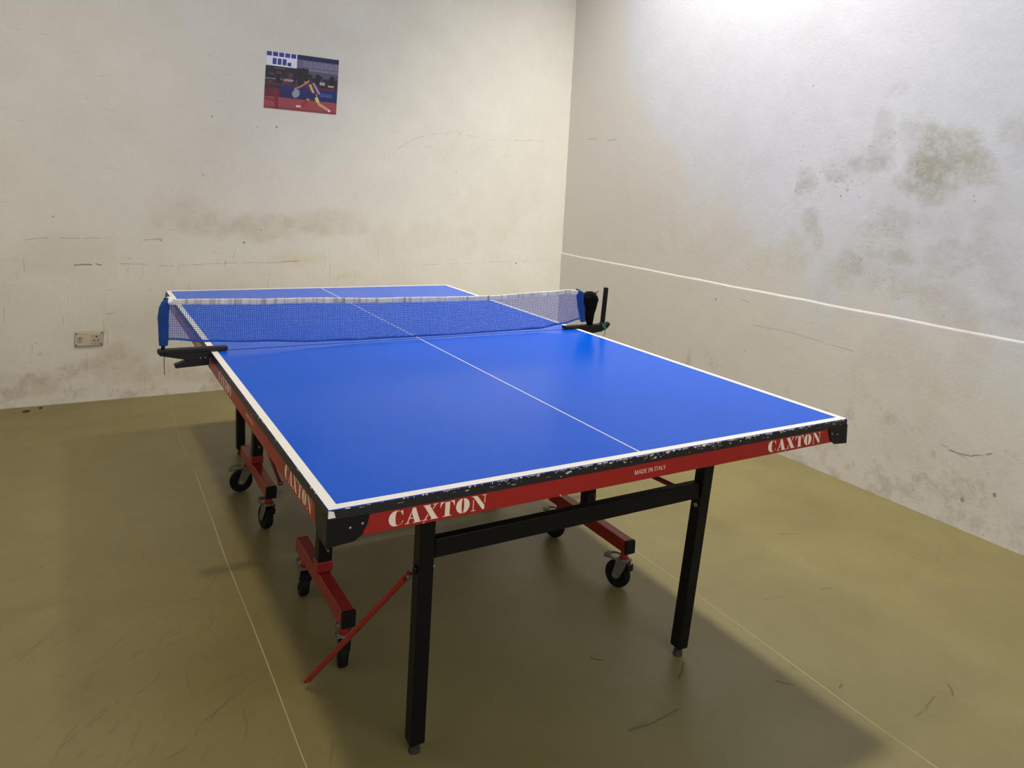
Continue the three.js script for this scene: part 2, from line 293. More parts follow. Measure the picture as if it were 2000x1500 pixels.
structure(mesh('wall_left', slab(XL - T, XL, 0, YC, ZB, ZF), MAT.wall), 'plain cream plaster wall left of the camera', 'wall');
{
  const x0 = FILL_WIN.x - FILL_WIN.w / 2 - 0.04, x1 = FILL_WIN.x + FILL_WIN.w / 2 + 0.04, y0 = FILL_WIN.y - FILL_WIN.h / 2 - 0.04, y1 = FILL_WIN.y + FILL_WIN.h / 2 + 0.04;
  structure(mesh('wall_front', merge([slab(XL - T, x0, 0, YC, ZF, ZF + T), slab(x1, XR + T, 0, YC, ZF, ZF + T), slab(x0, x1, 0, y0, ZF, ZF + T), slab(x0, x1, y1, YC, ZF, ZF + T)]), MAT.wall), 'plain cream plaster wall behind the camera', 'wall');
  const w = structure(mesh('window_1', rbox(x1 - x0, y1 - y0, 0.02, 0.003), std({ color: 0xffffff, roughness: 0.6, emissive: FILL_WIN.color, emissiveIntensity: 1 }), scene, [FILL_WIN.x, FILL_WIN.y, ZF + 0.04]), 'wide frosted window added behind the camera for fill light', 'window');  // glowing pane added to brighten the room from behind the camera
  for (const q of [-1, 1]) { mesh('frame', rbox(0.05, y1 - y0, 0.05, 0.004), MAT.line, w, [q * (x1 - x0 - 0.05) / 2, 0, -0.01]); mesh('frame', rbox(x1 - x0, 0.05, 0.05, 0.004), MAT.line, w, [0, q * (y1 - y0 - 0.05) / 2, -0.01]); mesh('mullion', rbox(0.04, y1 - y0 - 0.1, 0.045, 0.004), MAT.line, w, [q * 0.43, 0, -0.01]); }  // frame and bars belong to the added fill pane
}
{ // the lower part of the right wall stands a finger proud; its uneven plaster ledge catches the light
  const rings = [];
  for (let i = 0; i <= 240; i++) {
    const z = lerp(ZB + 0.0005, 2.6, i / 240), w = (at(nMid, i * 5, 77) - 0.5) * 0.008 + (at(nBig, i * 4, 15) - 0.5) * 0.008, y = 0.8575 + w, t = 0.0045 + (at(nBig, i * 3, 300) - 0.5) * 0.001;
    rings.push([V(XR + 0.0005, 0.0005, z), V(XR - t, 0.0005, z), V(XR - t, y - 0.006, z), V(XR - t + 0.0012, y - 0.001, z), V(XR + 0.0005, y + 0.006, z)]);
  }
  const g = toCreasedNormals(metric(loft(rings), uvRight), 0.12);
  structure(mesh('trim_1', g, MAT.right), 'slightly proud lower band of the right wall with a pale ledge', 'wall ledge');
}
function seam(pts, w) {                                     // welded joint between two vinyl sheets
  const rings = [];
  for (let i = 0; i < pts.length - 1; i++) for (let s = 0; s < 24; s++) {
    const t = s / 24, x = lerp(pts[i][0], pts[i + 1][0], t), z = lerp(pts[i][1], pts[i + 1][1], t), q = w * (0.55 + 0.9 * at(nMid, (z * 400 + 3000) | 0, 5)) / 2, o = (at(nMid, (z * 150 + 3000) | 0, 50) - 0.5) * 0.004;
    rings.push([V(x - q + o, -0.001, z), V(x + o - q * 0.5, 0.0006, z), V(x + o + q * 0.5, 0.0006, z), V(x + q + o, -0.001, z)]);
  }
  mesh('seam', loft(rings), MAT.seam, floor);
}
seam([[-0.667, 2.6], [-0.667, 1.02], [-0.664, 0.578], [-0.665, -0.068], [-0.648, -1.0]], 0.0042);
seam([[-0.652, -1.16], [-0.66, -1.387], [-0.625, -2.236]], 0.002);
seam([[0.69, 2.6], [0.699, 1.725], [0.699, 1.511], [0.713, 1.179], [0.726, 0.773], [0.728, 0.512], [0.725, -2.2]], 0.0032);

// dish-shaded lamps (above the frame); the light inside each bulb is set at the top of this file
LAMPS.forEach((l, i) => {
  const g = thing('pendant_lamp' + (i ? '_001' : ''), i ? 'warm white dish lamp hanging on the left side' : 'cool white dish lamp hanging on the right side', 'lamp', [l.x, l.y, l.z], 'hanging dish lamps');
  const tilt = new THREE.Quaternion().setFromUnitVectors(V(0, -1, 0), V(l.tx - l.x, -l.y, l.tz - l.z).normalize());   // the dish leans the way its light is thrown
  mesh('bulb', new THREE.SphereGeometry(0.16, 32, 20), std({ color: 0xffffff, emissive: l.color, emissiveIntensity: 2.5 }), g);
  mesh('shade', new THREE.LatheGeometry([[0.02, 0.27], [0.07, 0.262], [0.13, 0.22], [0.24, 0.1], [0.28, 0.04], [0.284, 0.04], [0.245, 0.105], [0.134, 0.226], [0.073, 0.268], [0.02, 0.276]].map((p) => new THREE.Vector2(...p)), 40), MAT.ceiling, g).quaternion.copy(tilt);
  mesh('rod', new THREE.CylinderGeometry(0.006, 0.006, YC - l.y - 0.25, 10), MAT.steel, g, [0, (YC - l.y + 0.25) / 2, 0]);
  mesh('canopy', new THREE.CylinderGeometry(0.03, 0.05, 0.03, 20), MAT.capBlack, g, [0, YC - l.y - 0.016, 0]);
});

// ------------------------------------------------------------------ table
const W = 1.525 / 2, L = 1.37, H = 0.76, PANEL = 0.021, RB = 0.698, GAP = 0.004;
const table = thing('table_tennis_table', 'blue table tennis table with red rails and black legs on castors', 'table');

// blue laminate
const blueTex = (() => {
  const P = new Paint(1.6, 1024, rgb(2, 83, 200)); const r = rng(5);
  P.each((x, y, i, d) => { const s = (at(nBig, x, y) - 0.5) * 0.025 + (at(nFine, x, y) - 0.5) * 0.012; d[i] += s; d[i + 1] += s; d[i + 2] += s; });
  for (let k = 0; k < 160; k++) { const x = 1.6 * r(), y = 1.6 * r(), th = r() * 6.3, l = 0.03 + 0.25 * r() * r(); P.stroke([[x, y], [x + Math.cos(th) * l, y + Math.sin(th) * l]], 0.0015, rgb(40, 100, 190), 0.14, 0.5, 0.01, k); }
  return P.texture();
})();
const blueRough = greyTexture((x, y) => 0.75 + 0.5 * (at(nBig, x, y) - 0.5) + 0.25 * (at(nStreak, x * 2, y >> 1) - 0.5));
const blue = new THREE.MeshPhysicalMaterial({ map: blueTex, roughness: 0.3, roughnessMap: rep(blueRough, 1), specularIntensity: 0.2 });

// black edging, chipped down to the pale board
function edgeTexture(len, chip, seed) {
  const c = document.createElement('canvas'); c.width = 2048; c.height = 32; const x = c.getContext('2d'), r = rng(seed), k = 2048 / len, h = 32;
  x.fillStyle = '#0c0a0a'; x.fillRect(0, 0, 2048, h);
  for (let i = 0; i < chip * 150; i++) {
    const t = r(), u = t * 2048, dens = curve([[0, 0.1], [0.12, 0.35], [0.3, 1], [0.62, 1], [0.8, 0.8], [1, 0.5]], t);
    if (r() > dens) continue;
    const w = (0.002 + 0.016 * r() * r()) * k, hh = 2 + 9 * r() * r(), v = r() < 0.65 ? 0 : 3 + 22 * r() * r();
    x.fillStyle = ['#cfc7b2', '#b7ad97', '#8d8473', '#e0d9c6'][(r() * 4) | 0];
    x.beginPath(); x.moveTo(u, v); const n = 5 + (r() * 5 | 0);
    for (let q = 1; q <= n; q++) x.lineTo(u + w * q / n, v + hh * (0.2 + 0.8 * r()) * (q < n ? 1 : 0.1));
    x.lineTo(u + w, v); x.closePath(); x.fill();
  }
  if (chip > 1) { x.fillStyle = '#d8d2c4'; x.beginPath(); x.moveTo(0, 0); x.lineTo(13, 4); x.lineTo(19, 24); x.lineTo(6, 30); x.lineTo(0, 30); x.fill(); }   // the knocked corner
  const t = new THREE.CanvasTexture(c); t.colorSpace = THREE.SRGBColorSpace; return t;
}
// lettering: fat-face stencil capitals drawn as outlines, unit height, y down
const GLYPH = {
  C: [0.84, (x) => { x.ellipse(0.40, 0.5, 0.38, 0.5, 0, Math.PI * 0.5, Math.PI * 1.5); x.bezierCurveTo(0.60, 0.0, 0.64, 0.06, 0.68, 0.10); x.lineTo(0.74, 0.02); x.lineTo(0.78, 0.02); x.lineTo(0.80, 0.36); x.lineTo(0.77, 0.36); x.bezierCurveTo(0.72, 0.14, 0.60, 0.04, 0.50, 0.04); x.bezierCurveTo(0.40, 0.06, 0.39, 0.3, 0.39, 0.5); x.bezierCurveTo(0.39, 0.75, 0.42, 0.94, 0.52, 0.96); x.bezierCurveTo(0.66, 0.96, 0.74, 0.86, 0.78, 0.70); x.lineTo(0.82, 0.70); x.bezierCurveTo(0.78, 0.9, 0.64, 1.0, 0.40, 1.0); x.closePath(); }],
  A: [0.92, (x) => { x.moveTo(0.42, 0); x.lineTo(0.58, 0); x.lineTo(0.86, 0.95); x.lineTo(0.93, 0.95); x.lineTo(0.93, 1); x.lineTo(0.44, 1); x.lineTo(0.44, 0.95); x.lineTo(0.55, 0.95); x.lineTo(0.36, 0.24); x.closePath(); x.moveTo(0.34, 0.26); x.lineTo(0.37, 0.36); x.lineTo(0.29, 0.64); x.lineTo(0.45, 0.64); x.lineTo(0.465, 0.70); x.lineTo(0.27, 0.70); x.lineTo(0.19, 0.95); x.lineTo(0.29, 0.95); x.lineTo(0.29, 1); x.lineTo(0.02, 1); x.lineTo(0.02, 0.95); x.lineTo(0.12, 0.95); x.closePath(); }],
  X: [0.94, (x) => { x.moveTo(0.02, 0); x.lineTo(0.46, 0); x.lineTo(0.46, 0.05); x.lineTo(0.40, 0.05); x.lineTo(0.86, 0.95); x.lineTo(0.93, 0.95); x.lineTo(0.93, 1); x.lineTo(0.46, 1); x.lineTo(0.46, 0.95); x.lineTo(0.53, 0.95); x.lineTo(0.08, 0.05); x.lineTo(0.02, 0.05); x.closePath(); x.moveTo(0.58, 0); x.lineTo(0.88, 0); x.lineTo(0.88, 0.05); x.lineTo(0.77, 0.05); x.lineTo(0.60, 0.36); x.lineTo(0.57, 0.29); x.lineTo(0.69, 0.05); x.lineTo(0.58, 0.05); x.closePath(); x.moveTo(0.30, 0.60); x.lineTo(0.34, 0.67); x.lineTo(0.19, 0.95); x.lineTo(0.30, 0.95); x.lineTo(0.30, 1); x.lineTo(0.0, 1); x.lineTo(0.0, 0.95); x.lineTo(0.11, 0.95); x.closePath(); }],
  T: [0.86, (x) => { x.moveTo(0.29, 0.04); x.lineTo(0.57, 0.04); x.lineTo(0.57, 0.95); x.lineTo(0.69, 0.95); x.lineTo(0.69, 1); x.lineTo(0.17, 1); x.lineTo(0.17, 0.95); x.lineTo(0.29, 0.95); x.closePath(); x.moveTo(0.02, 0); x.lineTo(0.26, 0); x.lineTo(0.26, 0.05); x.bezierCurveTo(0.14, 0.06, 0.08, 0.16, 0.05, 0.36); x.lineTo(0.01, 0.36); x.closePath(); x.moveTo(0.84, 0); x.lineTo(0.60, 0); x.lineTo(0.60, 0.05); x.bezierCurveTo(0.72, 0.06, 0.78, 0.16, 0.81, 0.36); x.lineTo(0.85, 0.36); x.closePath(); }],
  O: [0.86, (x) => { x.ellipse(0.40, 0.5, 0.38, 0.5, 0, Math.PI * 0.5, Math.PI * 1.5); x.lineTo(0.40, 0.05); x.bezierCurveTo(0.34, 0.2, 0.34, 0.8, 0.40, 0.95); x.closePath(); x.moveTo(0.45, 0); x.ellipse(0.45, 0.5, 0.38, 0.5, 0, -Math.PI * 0.5, Math.PI * 0.5); x.lineTo(0.45, 0.95); x.bezierCurveTo(0.51, 0.8, 0.51, 0.2, 0.45, 0.05); x.closePath(); }],
  N: [0.96, (x) => { x.moveTo(0.02, 0); x.lineTo(0.36, 0); x.lineTo(0.82, 0.72); x.lineTo(0.82, 1); x.lineTo(0.70, 1); x.lineTo(0.12, 0.05); x.lineTo(0.02, 0.05); x.closePath(); x.moveTo(0.12, 0.18); x.lineTo(0.17, 0.27); x.lineTo(0.17, 0.95); x.lineTo(0.27, 0.95); x.lineTo(0.27, 1); x.lineTo(0.02, 1); x.lineTo(0.02, 0.95); x.lineTo(0.12, 0.95); x.closePath(); x.moveTo(0.66, 0); x.lineTo(0.94, 0); x.lineTo(0.94, 0.05); x.lineTo(0.86, 0.05); x.lineTo(0.86, 0.62); x.lineTo(0.81, 0.54); x.lineTo(0.81, 0.05); x.lineTo(0.66, 0.05); x.closePath(); }],
};
function word(x, text, u0, u1, v0, v1) {
  const total = [...text].reduce((s, ch) => s + GLYPH[ch][0] + 0.05, -0.05); let u = 0;
  for (const ch of text) { x.save(); x.translate(u0 + (u1 - u0) * u / total, v0); x.scale((u1 - u0) / total, v1 - v0); x.beginPath(); GLYPH[ch][1](x); x.fill(); x.restore(); u += GLYPH[ch][0] + 0.05; }
}
function railTexture(len, words, made, seed) {              // a red rail with its white print, len metres by 41 mm
  const c = document.createElement('canvas'); c.width = 2048; c.height = 64; const x = c.getContext('2d'), k = 2048 / len, r = rng(seed);
  x.fillStyle = '#87130d'; x.fillRect(0, 0, 2048, 64);
  for (let i = 0; i < 500; i++) { x.fillStyle = r() < 0.5 ? 'rgba(60,8,4,0.10)' : 'rgba(200,60,40,0.07)'; x.fillRect(2048 * r(), 64 * r(), 4 + 60 * r(), 1 + 2 * r()); }
  x.fillStyle = '#d3c3a8';
  for (const [a, b] of words) word(x, 'CAXTON', a * k, b * k, 7, 55);
  if (made) { x.font = '26px sans-serif'; x.textAlign = 'center'; x.textBaseline = 'middle'; x.save(); x.translate(made * k, 31); x.scale(0.098 * k / x.measureText('MADE IN ITALY').width, 0.86); x.fillText('MADE IN ITALY', 0, 0); x.restore(); }
  for (let i = 0; i < 5; i++) { const u = 2048 * r(); x.fillStyle = '#c9b79c'; x.beginPath(); x.moveTo(u, 64); x.lineTo(u + 3, 54 + 6 * r()); x.lineTo(u + 7, 64); x.fill(); }
  const t = new THREE.CanvasTexture(c); t.colorSpace = THREE.SRGBColorSpace; return t;
}
const endRail = std({ map: railTexture(1.525, [[0.120, 0.338], [1.196, 1.414]], 0.784, 3), roughness: 0.38 });
const sideRail = std({ map: railTexture(L - GAP, [[0.175, 0.395], [1.045, 1.265]], 0.66, 4), roughness: 0.38 });
const endEdge = std({ map: edgeTexture(1.525, 3.2, 8), roughness: 0.45 });
const sideEdge = std({ map: edgeTexture(L - GAP, 0.35, 9), roughness: 0.45 });

const capProfile = [[0, 0.744], [0.083, 0.743], [0.079, 0.722], [0.069, 0.702], [0.055, 0.6925], [0.0, 0.6885]];
for (const s of [1, -1]) {                                  // s = 1: the half towards the camera
  const z0 = s > 0 ? GAP : -L, z1 = s > 0 ? L : -GAP, zm = (z0 + z1) / 2, len = z1 - z0;
  const top = mesh('table_top', metric(rbox(2 * W, PANEL - 0.002, len, 0.0012), (x, y, z) => [(x + W) / (2 * W), (y + PANEL / 2) / PANEL]), sideEdge, table, [0, H - PANEL / 2 - 0.001, zm]);
  // chipped end edging and plain side edging as thin bands, then the blue surface and its lines
  const yE = -0.0005, hE = PANEL - 0.001;
  const band = (w, h, d, fn) => metric(rbox(w, h, d, 0.0006), fn);
  mesh('end_edging', band(2 * W + 0.001, hE, 0.002, (x, y) => [(s * x + W) / (2 * W), (y + hE / 2) / hE]), endEdge, top, [0, yE + 0.0005, s * (len / 2)]);
  for (const q of [-1, 1]) mesh('side_edging', band(0.002, hE, len - 0.003, (x, y, z) => [q * s > 0 ? (z + len / 2) / len : (len / 2 - z) / len, (y + hE / 2) / hE]), sideEdge, top, [q * W, yE + 0.0005, 0]);
  mesh('playing_surface', metric(rbox(2 * W, 0.002, len, 0.0006), (x, y, z) => [(x + W) / 1.6, (z + len / 2) / 1.6]), blue, top, [0, PANEL / 2, 0]);
  const yl = PANEL / 2 + 0.0011;
  for (const q of [-1, 1]) mesh('side_line', new THREE.BoxGeometry(0.02, 0.0005, len - 0.02), MAT.line, top, [q * (W - 0.0102), yl, -s * 0.01]);
  mesh('end_line', new THREE.BoxGeometry(2 * W - 0.0004, 0.0005, 0.02), MAT.line, top, [0, yl, s * (len / 2 - 0.0102)]);
  mesh('centre_line', new THREE.BoxGeometry(0.0034, 0.0005, len - 0.02), MAT.line, top, [0, yl, -s * 0.01]);
  // rails
  const hR = H - PANEL - RB, yR = RB + hR / 2;
  mesh('rail', metric(rbox(2 * W - 0.002, hR, 0.022, 0.0012), (x, y) => [(s * x + W) / (2 * W), (y + hR / 2) / hR]), endRail, table, [0, yR, s * (L - 0.0125)]);
  for (const q of [-1, 1]) mesh('rail', metric(rbox(0.022, hR, len - 0.025, 0.0012), (x, y, z) => { const t = (z + len / 2) / len; return [q < 0 ? t : 1 - t, (y + hR / 2) / hR]; }), sideRail, table, [q * (W - 0.0125), yR, zm - s * 0.0125]);
  mesh('rail', rbox(2 * W - 0.05, hR, 0.022, 0.0012), MAT.red, table, [0, yR, s * (GAP + 0.02)]);
  // black plastic corner caps
  for (const q of [-1, 1]) {
    const a = profile(capProfile, 0.004, 0.0008).scale(-q, 1, 1); if (q > 0) a.index === null && flip(a);
    a.translate(q * (W + 0.002), 0, s * (L + 0.0005));
    const b = profile(capProfile, 0.004, 0.0008); b.rotateY(s * Math.PI / 2); if (s < 0) { /* runs towards +z from the far corner */ }
    b.translate(q * (W + 0.0005), 0, s * (L + 0.002));
    const cap = mesh('corner_cap', merge([a, b]), MAT.capBlack, table);
    for (const [d, y] of [[0.0425, 0.72], [0.0665, 0.724]]) mesh('screw', new THREE.SphereGeometry(0.0027, 10, 6).scale(1, 1, 0.5), MAT.steel, cap, [q * (W - d), y, s * (L + 0.0027)]);
  }
  // legs lean out a little towards the top
  for (const q of [-1, 1]) {
    const foot = V(q * 0.427, 0.027, s * 1.085), head = V(q * 0.4555, 0.7, s * 1.136), len2 = head.distanceTo(foot);
    const leg = along(mesh('leg', rbox(0.038, len2, 0.038, 0.003), MAT.black, table), foot, head);
    mesh('foot', merge([new THREE.CylinderGeometry(0.0125, 0.015, 0.014, 18), tr(new THREE.CylinderGeometry(0.0115, 0.0115, 0.018, 16), 0, 0.013, 0)]), MAT.footBrown, leg, [0, -len2 / 2 - 0.0195, 0]);
    mesh('bolt', new THREE.CylinderGeometry(0.006, 0.006, 0.006, 10).rotateZ(Math.PI / 2), MAT.steel, leg, [-q * 0.021, 0.105, 0.004 * s]);
    mesh('bolt', new THREE.SphereGeometry(0.009, 12, 8).scale(0.6, 1.2, 1), MAT.black, leg, [q * 0.0215, 0.105, 0]);
  }
  mesh('stretcher', rbox(0.85, 0.046, 0.026, 0.003), MAT.black, table, [0, 0.515, s * 1.121]);
  // wheeled side frames
  for (const q of [-1, 1]) {
    const x = q < 0 ? -0.487 : 0.508, za = s > 0 ? 0.25 : -0.69, zb = s > 0 ? 0.745 : -0.19, zc = (za + zb) / 2, bl = zb - za;
    const bar = mesh('wheel_bar', rbox(0.038, 0.044, bl - 0.012, 0.003), MAT.redBar, table, [x, 0.157, zc]);
    for (const e of [-1, 1]) mesh('end_cap', rbox(0.04, 0.046, 0.014, 0.004), (e > 0) ? MAT.rubber : MAT.redBar, bar, [0, 0, e * (bl / 2 - 0.006)]);
    const zp = s > 0 ? 0.485 : -0.47, py = 0.1795, ph = RB + 0.03 - py;
    const post = mesh('post', rbox(0.042, ph, 0.042, 0.003), MAT.black, table, [x - q * 0.002 * 0, py + ph / 2, zp]);
    mesh('sleeve', rbox(0.047, 0.032, 0.047, 0.003), MAT.red, post, [0, -ph / 2 + 0.016, 0]);
    mesh('pin', merge([new THREE.CylinderGeometry(0.003, 0.003, 0.03, 8).rotateX(Math.PI / 2), tr(new THREE.SphereGeometry(0.0045, 8, 6), 0, 0, 0.015)]), MAT.zinc, post, [0, -ph / 2 + 0.075, 0.03]);
    const spots = s > 0 ? [[0.712, q < 0 ? -0.25 : 0.35], [0.305, q < 0 ? -0.1 : 0.3]] : [[-0.225, 0.15], [-0.635, q < 0 ? 1.45 : 0.2]];
    for (const [zs, turn] of spots) caster(x, zs, turn);
  }
}
function flip(g) { const p = g.attributes.position, n = g.attributes.normal, u = g.attributes.uv; for (let i = 0; i < p.count; i += 3) for (const a of [p, n, u]) for (let k = 0; k < a.itemSize; k++) { const t = a.array[(i + 1) * a.itemSize + k]; a.array[(i + 1) * a.itemSize + k] = a.array[(i + 2) * a.itemSize + k]; a.array[(i + 2) * a.itemSize + k] = t; } }
function caster(x, z, turn) {
  // swivel castor: red socket and bearing on the bar, bent steel fork, rubber wheel trailing behind the swivel, foot brake
  const c = mesh('caster', merge([tr(new THREE.CylinderGeometry(0.0125, 0.0125, 0.04, 18), 0, 0.118, 0), tr(new THREE.CylinderGeometry(0.016, 0.016, 0.006, 18), 0, 0.108, 0)]), MAT.red, table, [x, 0, z], [0, turn, 0]);
  const R = 0.047, off = -0.022;
  const tire = new THREE.LatheGeometry([[0.0, -0.011], [0.028, -0.011], [0.03, -0.013], [R - 0.004, -0.0135], [R - 0.001, -0.009], [R, 0], [R - 0.001, 0.009], [R - 0.004, 0.0135], [0.03, 0.013], [0.028, 0.011], [0.0, 0.011]].map((p) => new THREE.Vector2(...p)), 36).rotateZ(Math.PI / 2);
  const w = mesh('wheel', tire, MAT.rubber, c, [0, R, off]);
  mesh('axle', new THREE.CylinderGeometry(0.006, 0.006, 0.044, 12).rotateZ(Math.PI / 2), MAT.steel, c, [0, R, off]);
  const side = [[-0.020, 0.102], [0.020, 0.102], [0.016, 0.085], [off + 0.016, 0.042], [off + 0.006, 0.034], [off - 0.006, 0.034], [off - 0.014, 0.042], [-0.024, 0.085]];
  const cheek = (sx) => { const g = profile(side.map(([a, b]) => [-a, b]), 0.0026, 0.0006); g.rotateY(Math.PI / 2); return g.translate(sx * 0.0185, 0, 0); };
  mesh('fork', merge([cheek(-1), cheek(1), tr(rbox(0.040, 0.004, 0.044, 0.0015), 0, 0.102, -0.002), tr(new THREE.TorusGeometry(0.018, 0.003, 8, 24).rotateX(Math.PI / 2), 0, 0.1045, 0)]), MAT.zinc, c);
  const loop = new THREE.CatmullRomCurve3([V(-0.021, 0.10, -0.01), V(-0.024, 0.105, -0.04), V(-0.018, 0.098, -0.066), V(0.0, 0.094, -0.073), V(0.018, 0.098, -0.066), V(0.022, 0.104, -0.04), V(0.021, 0.10, -0.01)]);
  mesh('brake_lever', merge([new THREE.TubeGeometry(loop, 30, 0.0035, 8), tr(rbox(0.03, 0.006, 0.016, 0.002).rotateX(0.4), 0, 0.1, -0.066)]), MAT.zinc, c);
  mesh('brake_pad', rbox(0.034, 0.022, 0.006, 0.002), MAT.rubber, c, [0, 0.079, 0.026]);
  return w;
}
// brace rods: one still hooked up, two unhooked with their free ends on the floor
function brace(a, b, label) {
  const d = a.distanceTo(b), rod = merge([new THREE.CylinderGeometry(0.008, 0.008, d - 0.05, 14), tr(rbox(0.019, 0.045, 0.005, 0.002), 0, d / 2 - 0.022, 0), tr(rbox(0.016, 0.03, 0.005, 0.002), 0, -d / 2 + 0.034, 0)]);
  const m = along(mesh('brace_rod', rod, MAT.redBar, table), b, a);
  mesh('rod_eye', tr(new THREE.TorusGeometry(0.0085, 0.0035, 10, 22), 0, 0, 0), MAT.redBar, m, [0, -d / 2 + 0.012, 0]);
  mesh('pivot_bolt', new THREE.CylinderGeometry(0.005, 0.005, 0.022, 10).rotateX(Math.PI / 2), MAT.zinc, m, [0, d / 2 - 0.008, 0]);
  if (label) m.userData.label = label;
}
brace(V(-0.466, 0.445, 1.088), V(-0.596, 0.013, 0.738), 'unhooked red brace rod slanting from the near leg to the floor');
brace(V(0.452, 0.478, 1.098), V(0.500, 0.427, 0.515));
brace(V(-0.408, 0.27, -1.05), V(-0.348, 0.013, -0.596));
brace(V(0.448, 0.478, -1.098), V(0.500, 0.427, -0.50));

// ------------------------------------------------------------------ net
const NY = 0.7;
const net = thing('table_tennis_net', 'blue table tennis net with white tape and black clamps across the table', 'net', [0, NY, 0]);
const yTop = (x) => curve([[-0.91, 0.944], [-0.88, 0.941], [-0.518, 0.934], [-0.132, 0.924], [0.315, 0.92], [0.60, 0.93], [0.70, 0.937], [0.75, 0.931]], x) - NY;
const yBot = (x) => curve([[-0.90, 0.806], [-0.771, 0.792], [-0.613, 0.784], [-0.399, 0.772], [-0.245, 0.7675], [0.092, 0.767], [0.55, 0.7685], [0.68, 0.784], [0.775, 0.802]], x) - NY;
const sway = (x, t) => (at(nMid, (x * 60 + 900) | 0, (t * 20) | 0) - 0.5) * 0.006 + 0.003 * Math.sin(x * 9 + t);
const nx0 = -0.897, netX = (u, t) => lerp(nx0, lerp(0.748, 0.77, 1 - t), u);             // u along, t = 0 bottom .. 1 top
const netPoint = (u, t) => { const x = netX(u, t), a = yBot(x) + 0.003, b = yTop(x) - 0.018; const sag = 0.004 * Math.sin(t * Math.PI) * (at(nMid, (u * 300) | 0, 700) - 0.5); return V(x, lerp(a, b, t) + sag, sway(x, t)); };
function thread(points, r, out) {                           // three-sided thread
  const rings = points.map((p, i) => { const q = points[Math.min(i + 1, points.length - 1)].clone().sub(points[Math.max(i - 1, 0)]).normalize(), n = V(0, 0, 1), b = q.clone().cross(n).normalize(); return [0, 1, 2].map((k) => { const a = k * 2.0944 + 0.5; return p.clone().addScaledVector(n, Math.cos(a) * r).addScaledVector(b, Math.sin(a) * r); }); });
  out.push(loft(rings, false));
}
{
  const list = [], NX = 262, NT = 20;
  for (let i = 0; i <= NX; i++) { const pts = []; for (let k = 0; k <= 6; k++) pts.push(netPoint(i / NX, k / 6)); thread(pts, 0.00105, list); }
  for (let k = 0; k <= NT; k++) { const pts = []; for (let i = 0; i <= 110; i++) pts.push(netPoint(i / 110, k / NT)); thread(pts, 0.00105, list); }
  mesh('net_mesh', merge(list), MAT.netBlue, net).userData.kind = 'stuff';
}
{ // white tape folded over the top cord, a little ruffled and soiled
  const tapeTex = (() => { const c = document.createElement('canvas'); c.width = 2048; c.height = 32; const x = c.getContext('2d'), r = rng(31); x.fillStyle = '#d9d2c3'; x.fillRect(0, 0, 2048, 32); for (let i = 0; i < 420; i++) { x.fillStyle = ['rgba(120,108,86,0.25)', 'rgba(90,84,78,0.3)', 'rgba(240,236,226,0.5)', 'rgba(150,140,120,0.3)'][(r() * 4) | 0]; x.fillRect(2048 * r(), 32 * r(), 3 + 24 * r() * r(), 2 + 10 * r()); } const t = new THREE.CanvasTexture(c); t.colorSpace = THREE.SRGBColorSpace; t.rotation = Math.PI / 2; return t; })();
  const rings = [];
  for (let i = 0; i <= 300; i++) {
    const u = i / 300, x = lerp(-0.903, 0.752, u), t = yTop(x) + (at(nMid, i * 6, 40) - 0.5) * 0.003, h = 0.0195 + (at(nMid, i * 9, 400) - 0.5) * 0.008, w = 0.0016 + 0.0012 * at(nMid, i * 7, 90), z = sway(x, 1), kz = (at(nMid, i * 11, 900) - 0.5) * 0.004;
    rings.push([V(x, t, z), V(x, t - 0.001, z + 0.0022), V(x, t - 0.0035, z + 0.0026), V(x, t - 0.0065, z + w), V(x, t - h * 0.7, z + w + kz), V(x, t - h, z + w + kz * 1.6), V(x, t - h, z - w), V(x, t - 0.0065, z - w), V(x, t - 0.0035, z - 0.0026), V(x, t - 0.001, z - 0.0022)]);
  }
  mesh('top_tape', loft(rings), std({ map: tapeTex, roughness: 0.9 }), net);
  const hem = [];
  for (let i = 0; i <= 260; i++) { const x = lerp(-0.898, 0.772, i / 260), y = yBot(x), z = sway(x, 0), h = 0.006 + (at(nMid, i * 8, 500) - 0.5) * 0.006, w = 0.0016; hem.push([V(x, y, z - w), V(x, y - 0.001, z), V(x, y, z + w), V(x, y + h, z + w), V(x, y + h, z - w)]); }
  mesh('bottom_hem', loft(hem), MAT.hem, net);
}
function softColumn(rows, ax, az, rag, seed, n = 20) {      // rows: [y, x0, x1, depth]
  const rings = [];
  for (let i = 0; i < rows.length - 1; i++) for (let s = 0; s < 5; s++) { const t = s / 5, r = rows[i].map((v, k) => lerp(v, rows[i + 1][k], t * t * (3 - 2 * t) * 0.5 + t * 0.5)); rings.push(r); }
  rings.push(rows[rows.length - 1]);
  return loft(rings.map(([y, x0, x1, d], i) => { const o = []; for (let j = 0; j < n; j++) { const a = -j / n * 2 * Math.PI, q = 1 + (at(nMid, j * 23 + seed, i * 13) - 0.5) * rag; o.push(V((x0 + x1) / 2 + Math.cos(a) * (x1 - x0) / 2 * q, y - NY + (at(nMid, j * 31, i * 9 + seed) - 0.5) * rag * 0.01, Math.sin(a) * d / 2 * q)); } return o; }));
}
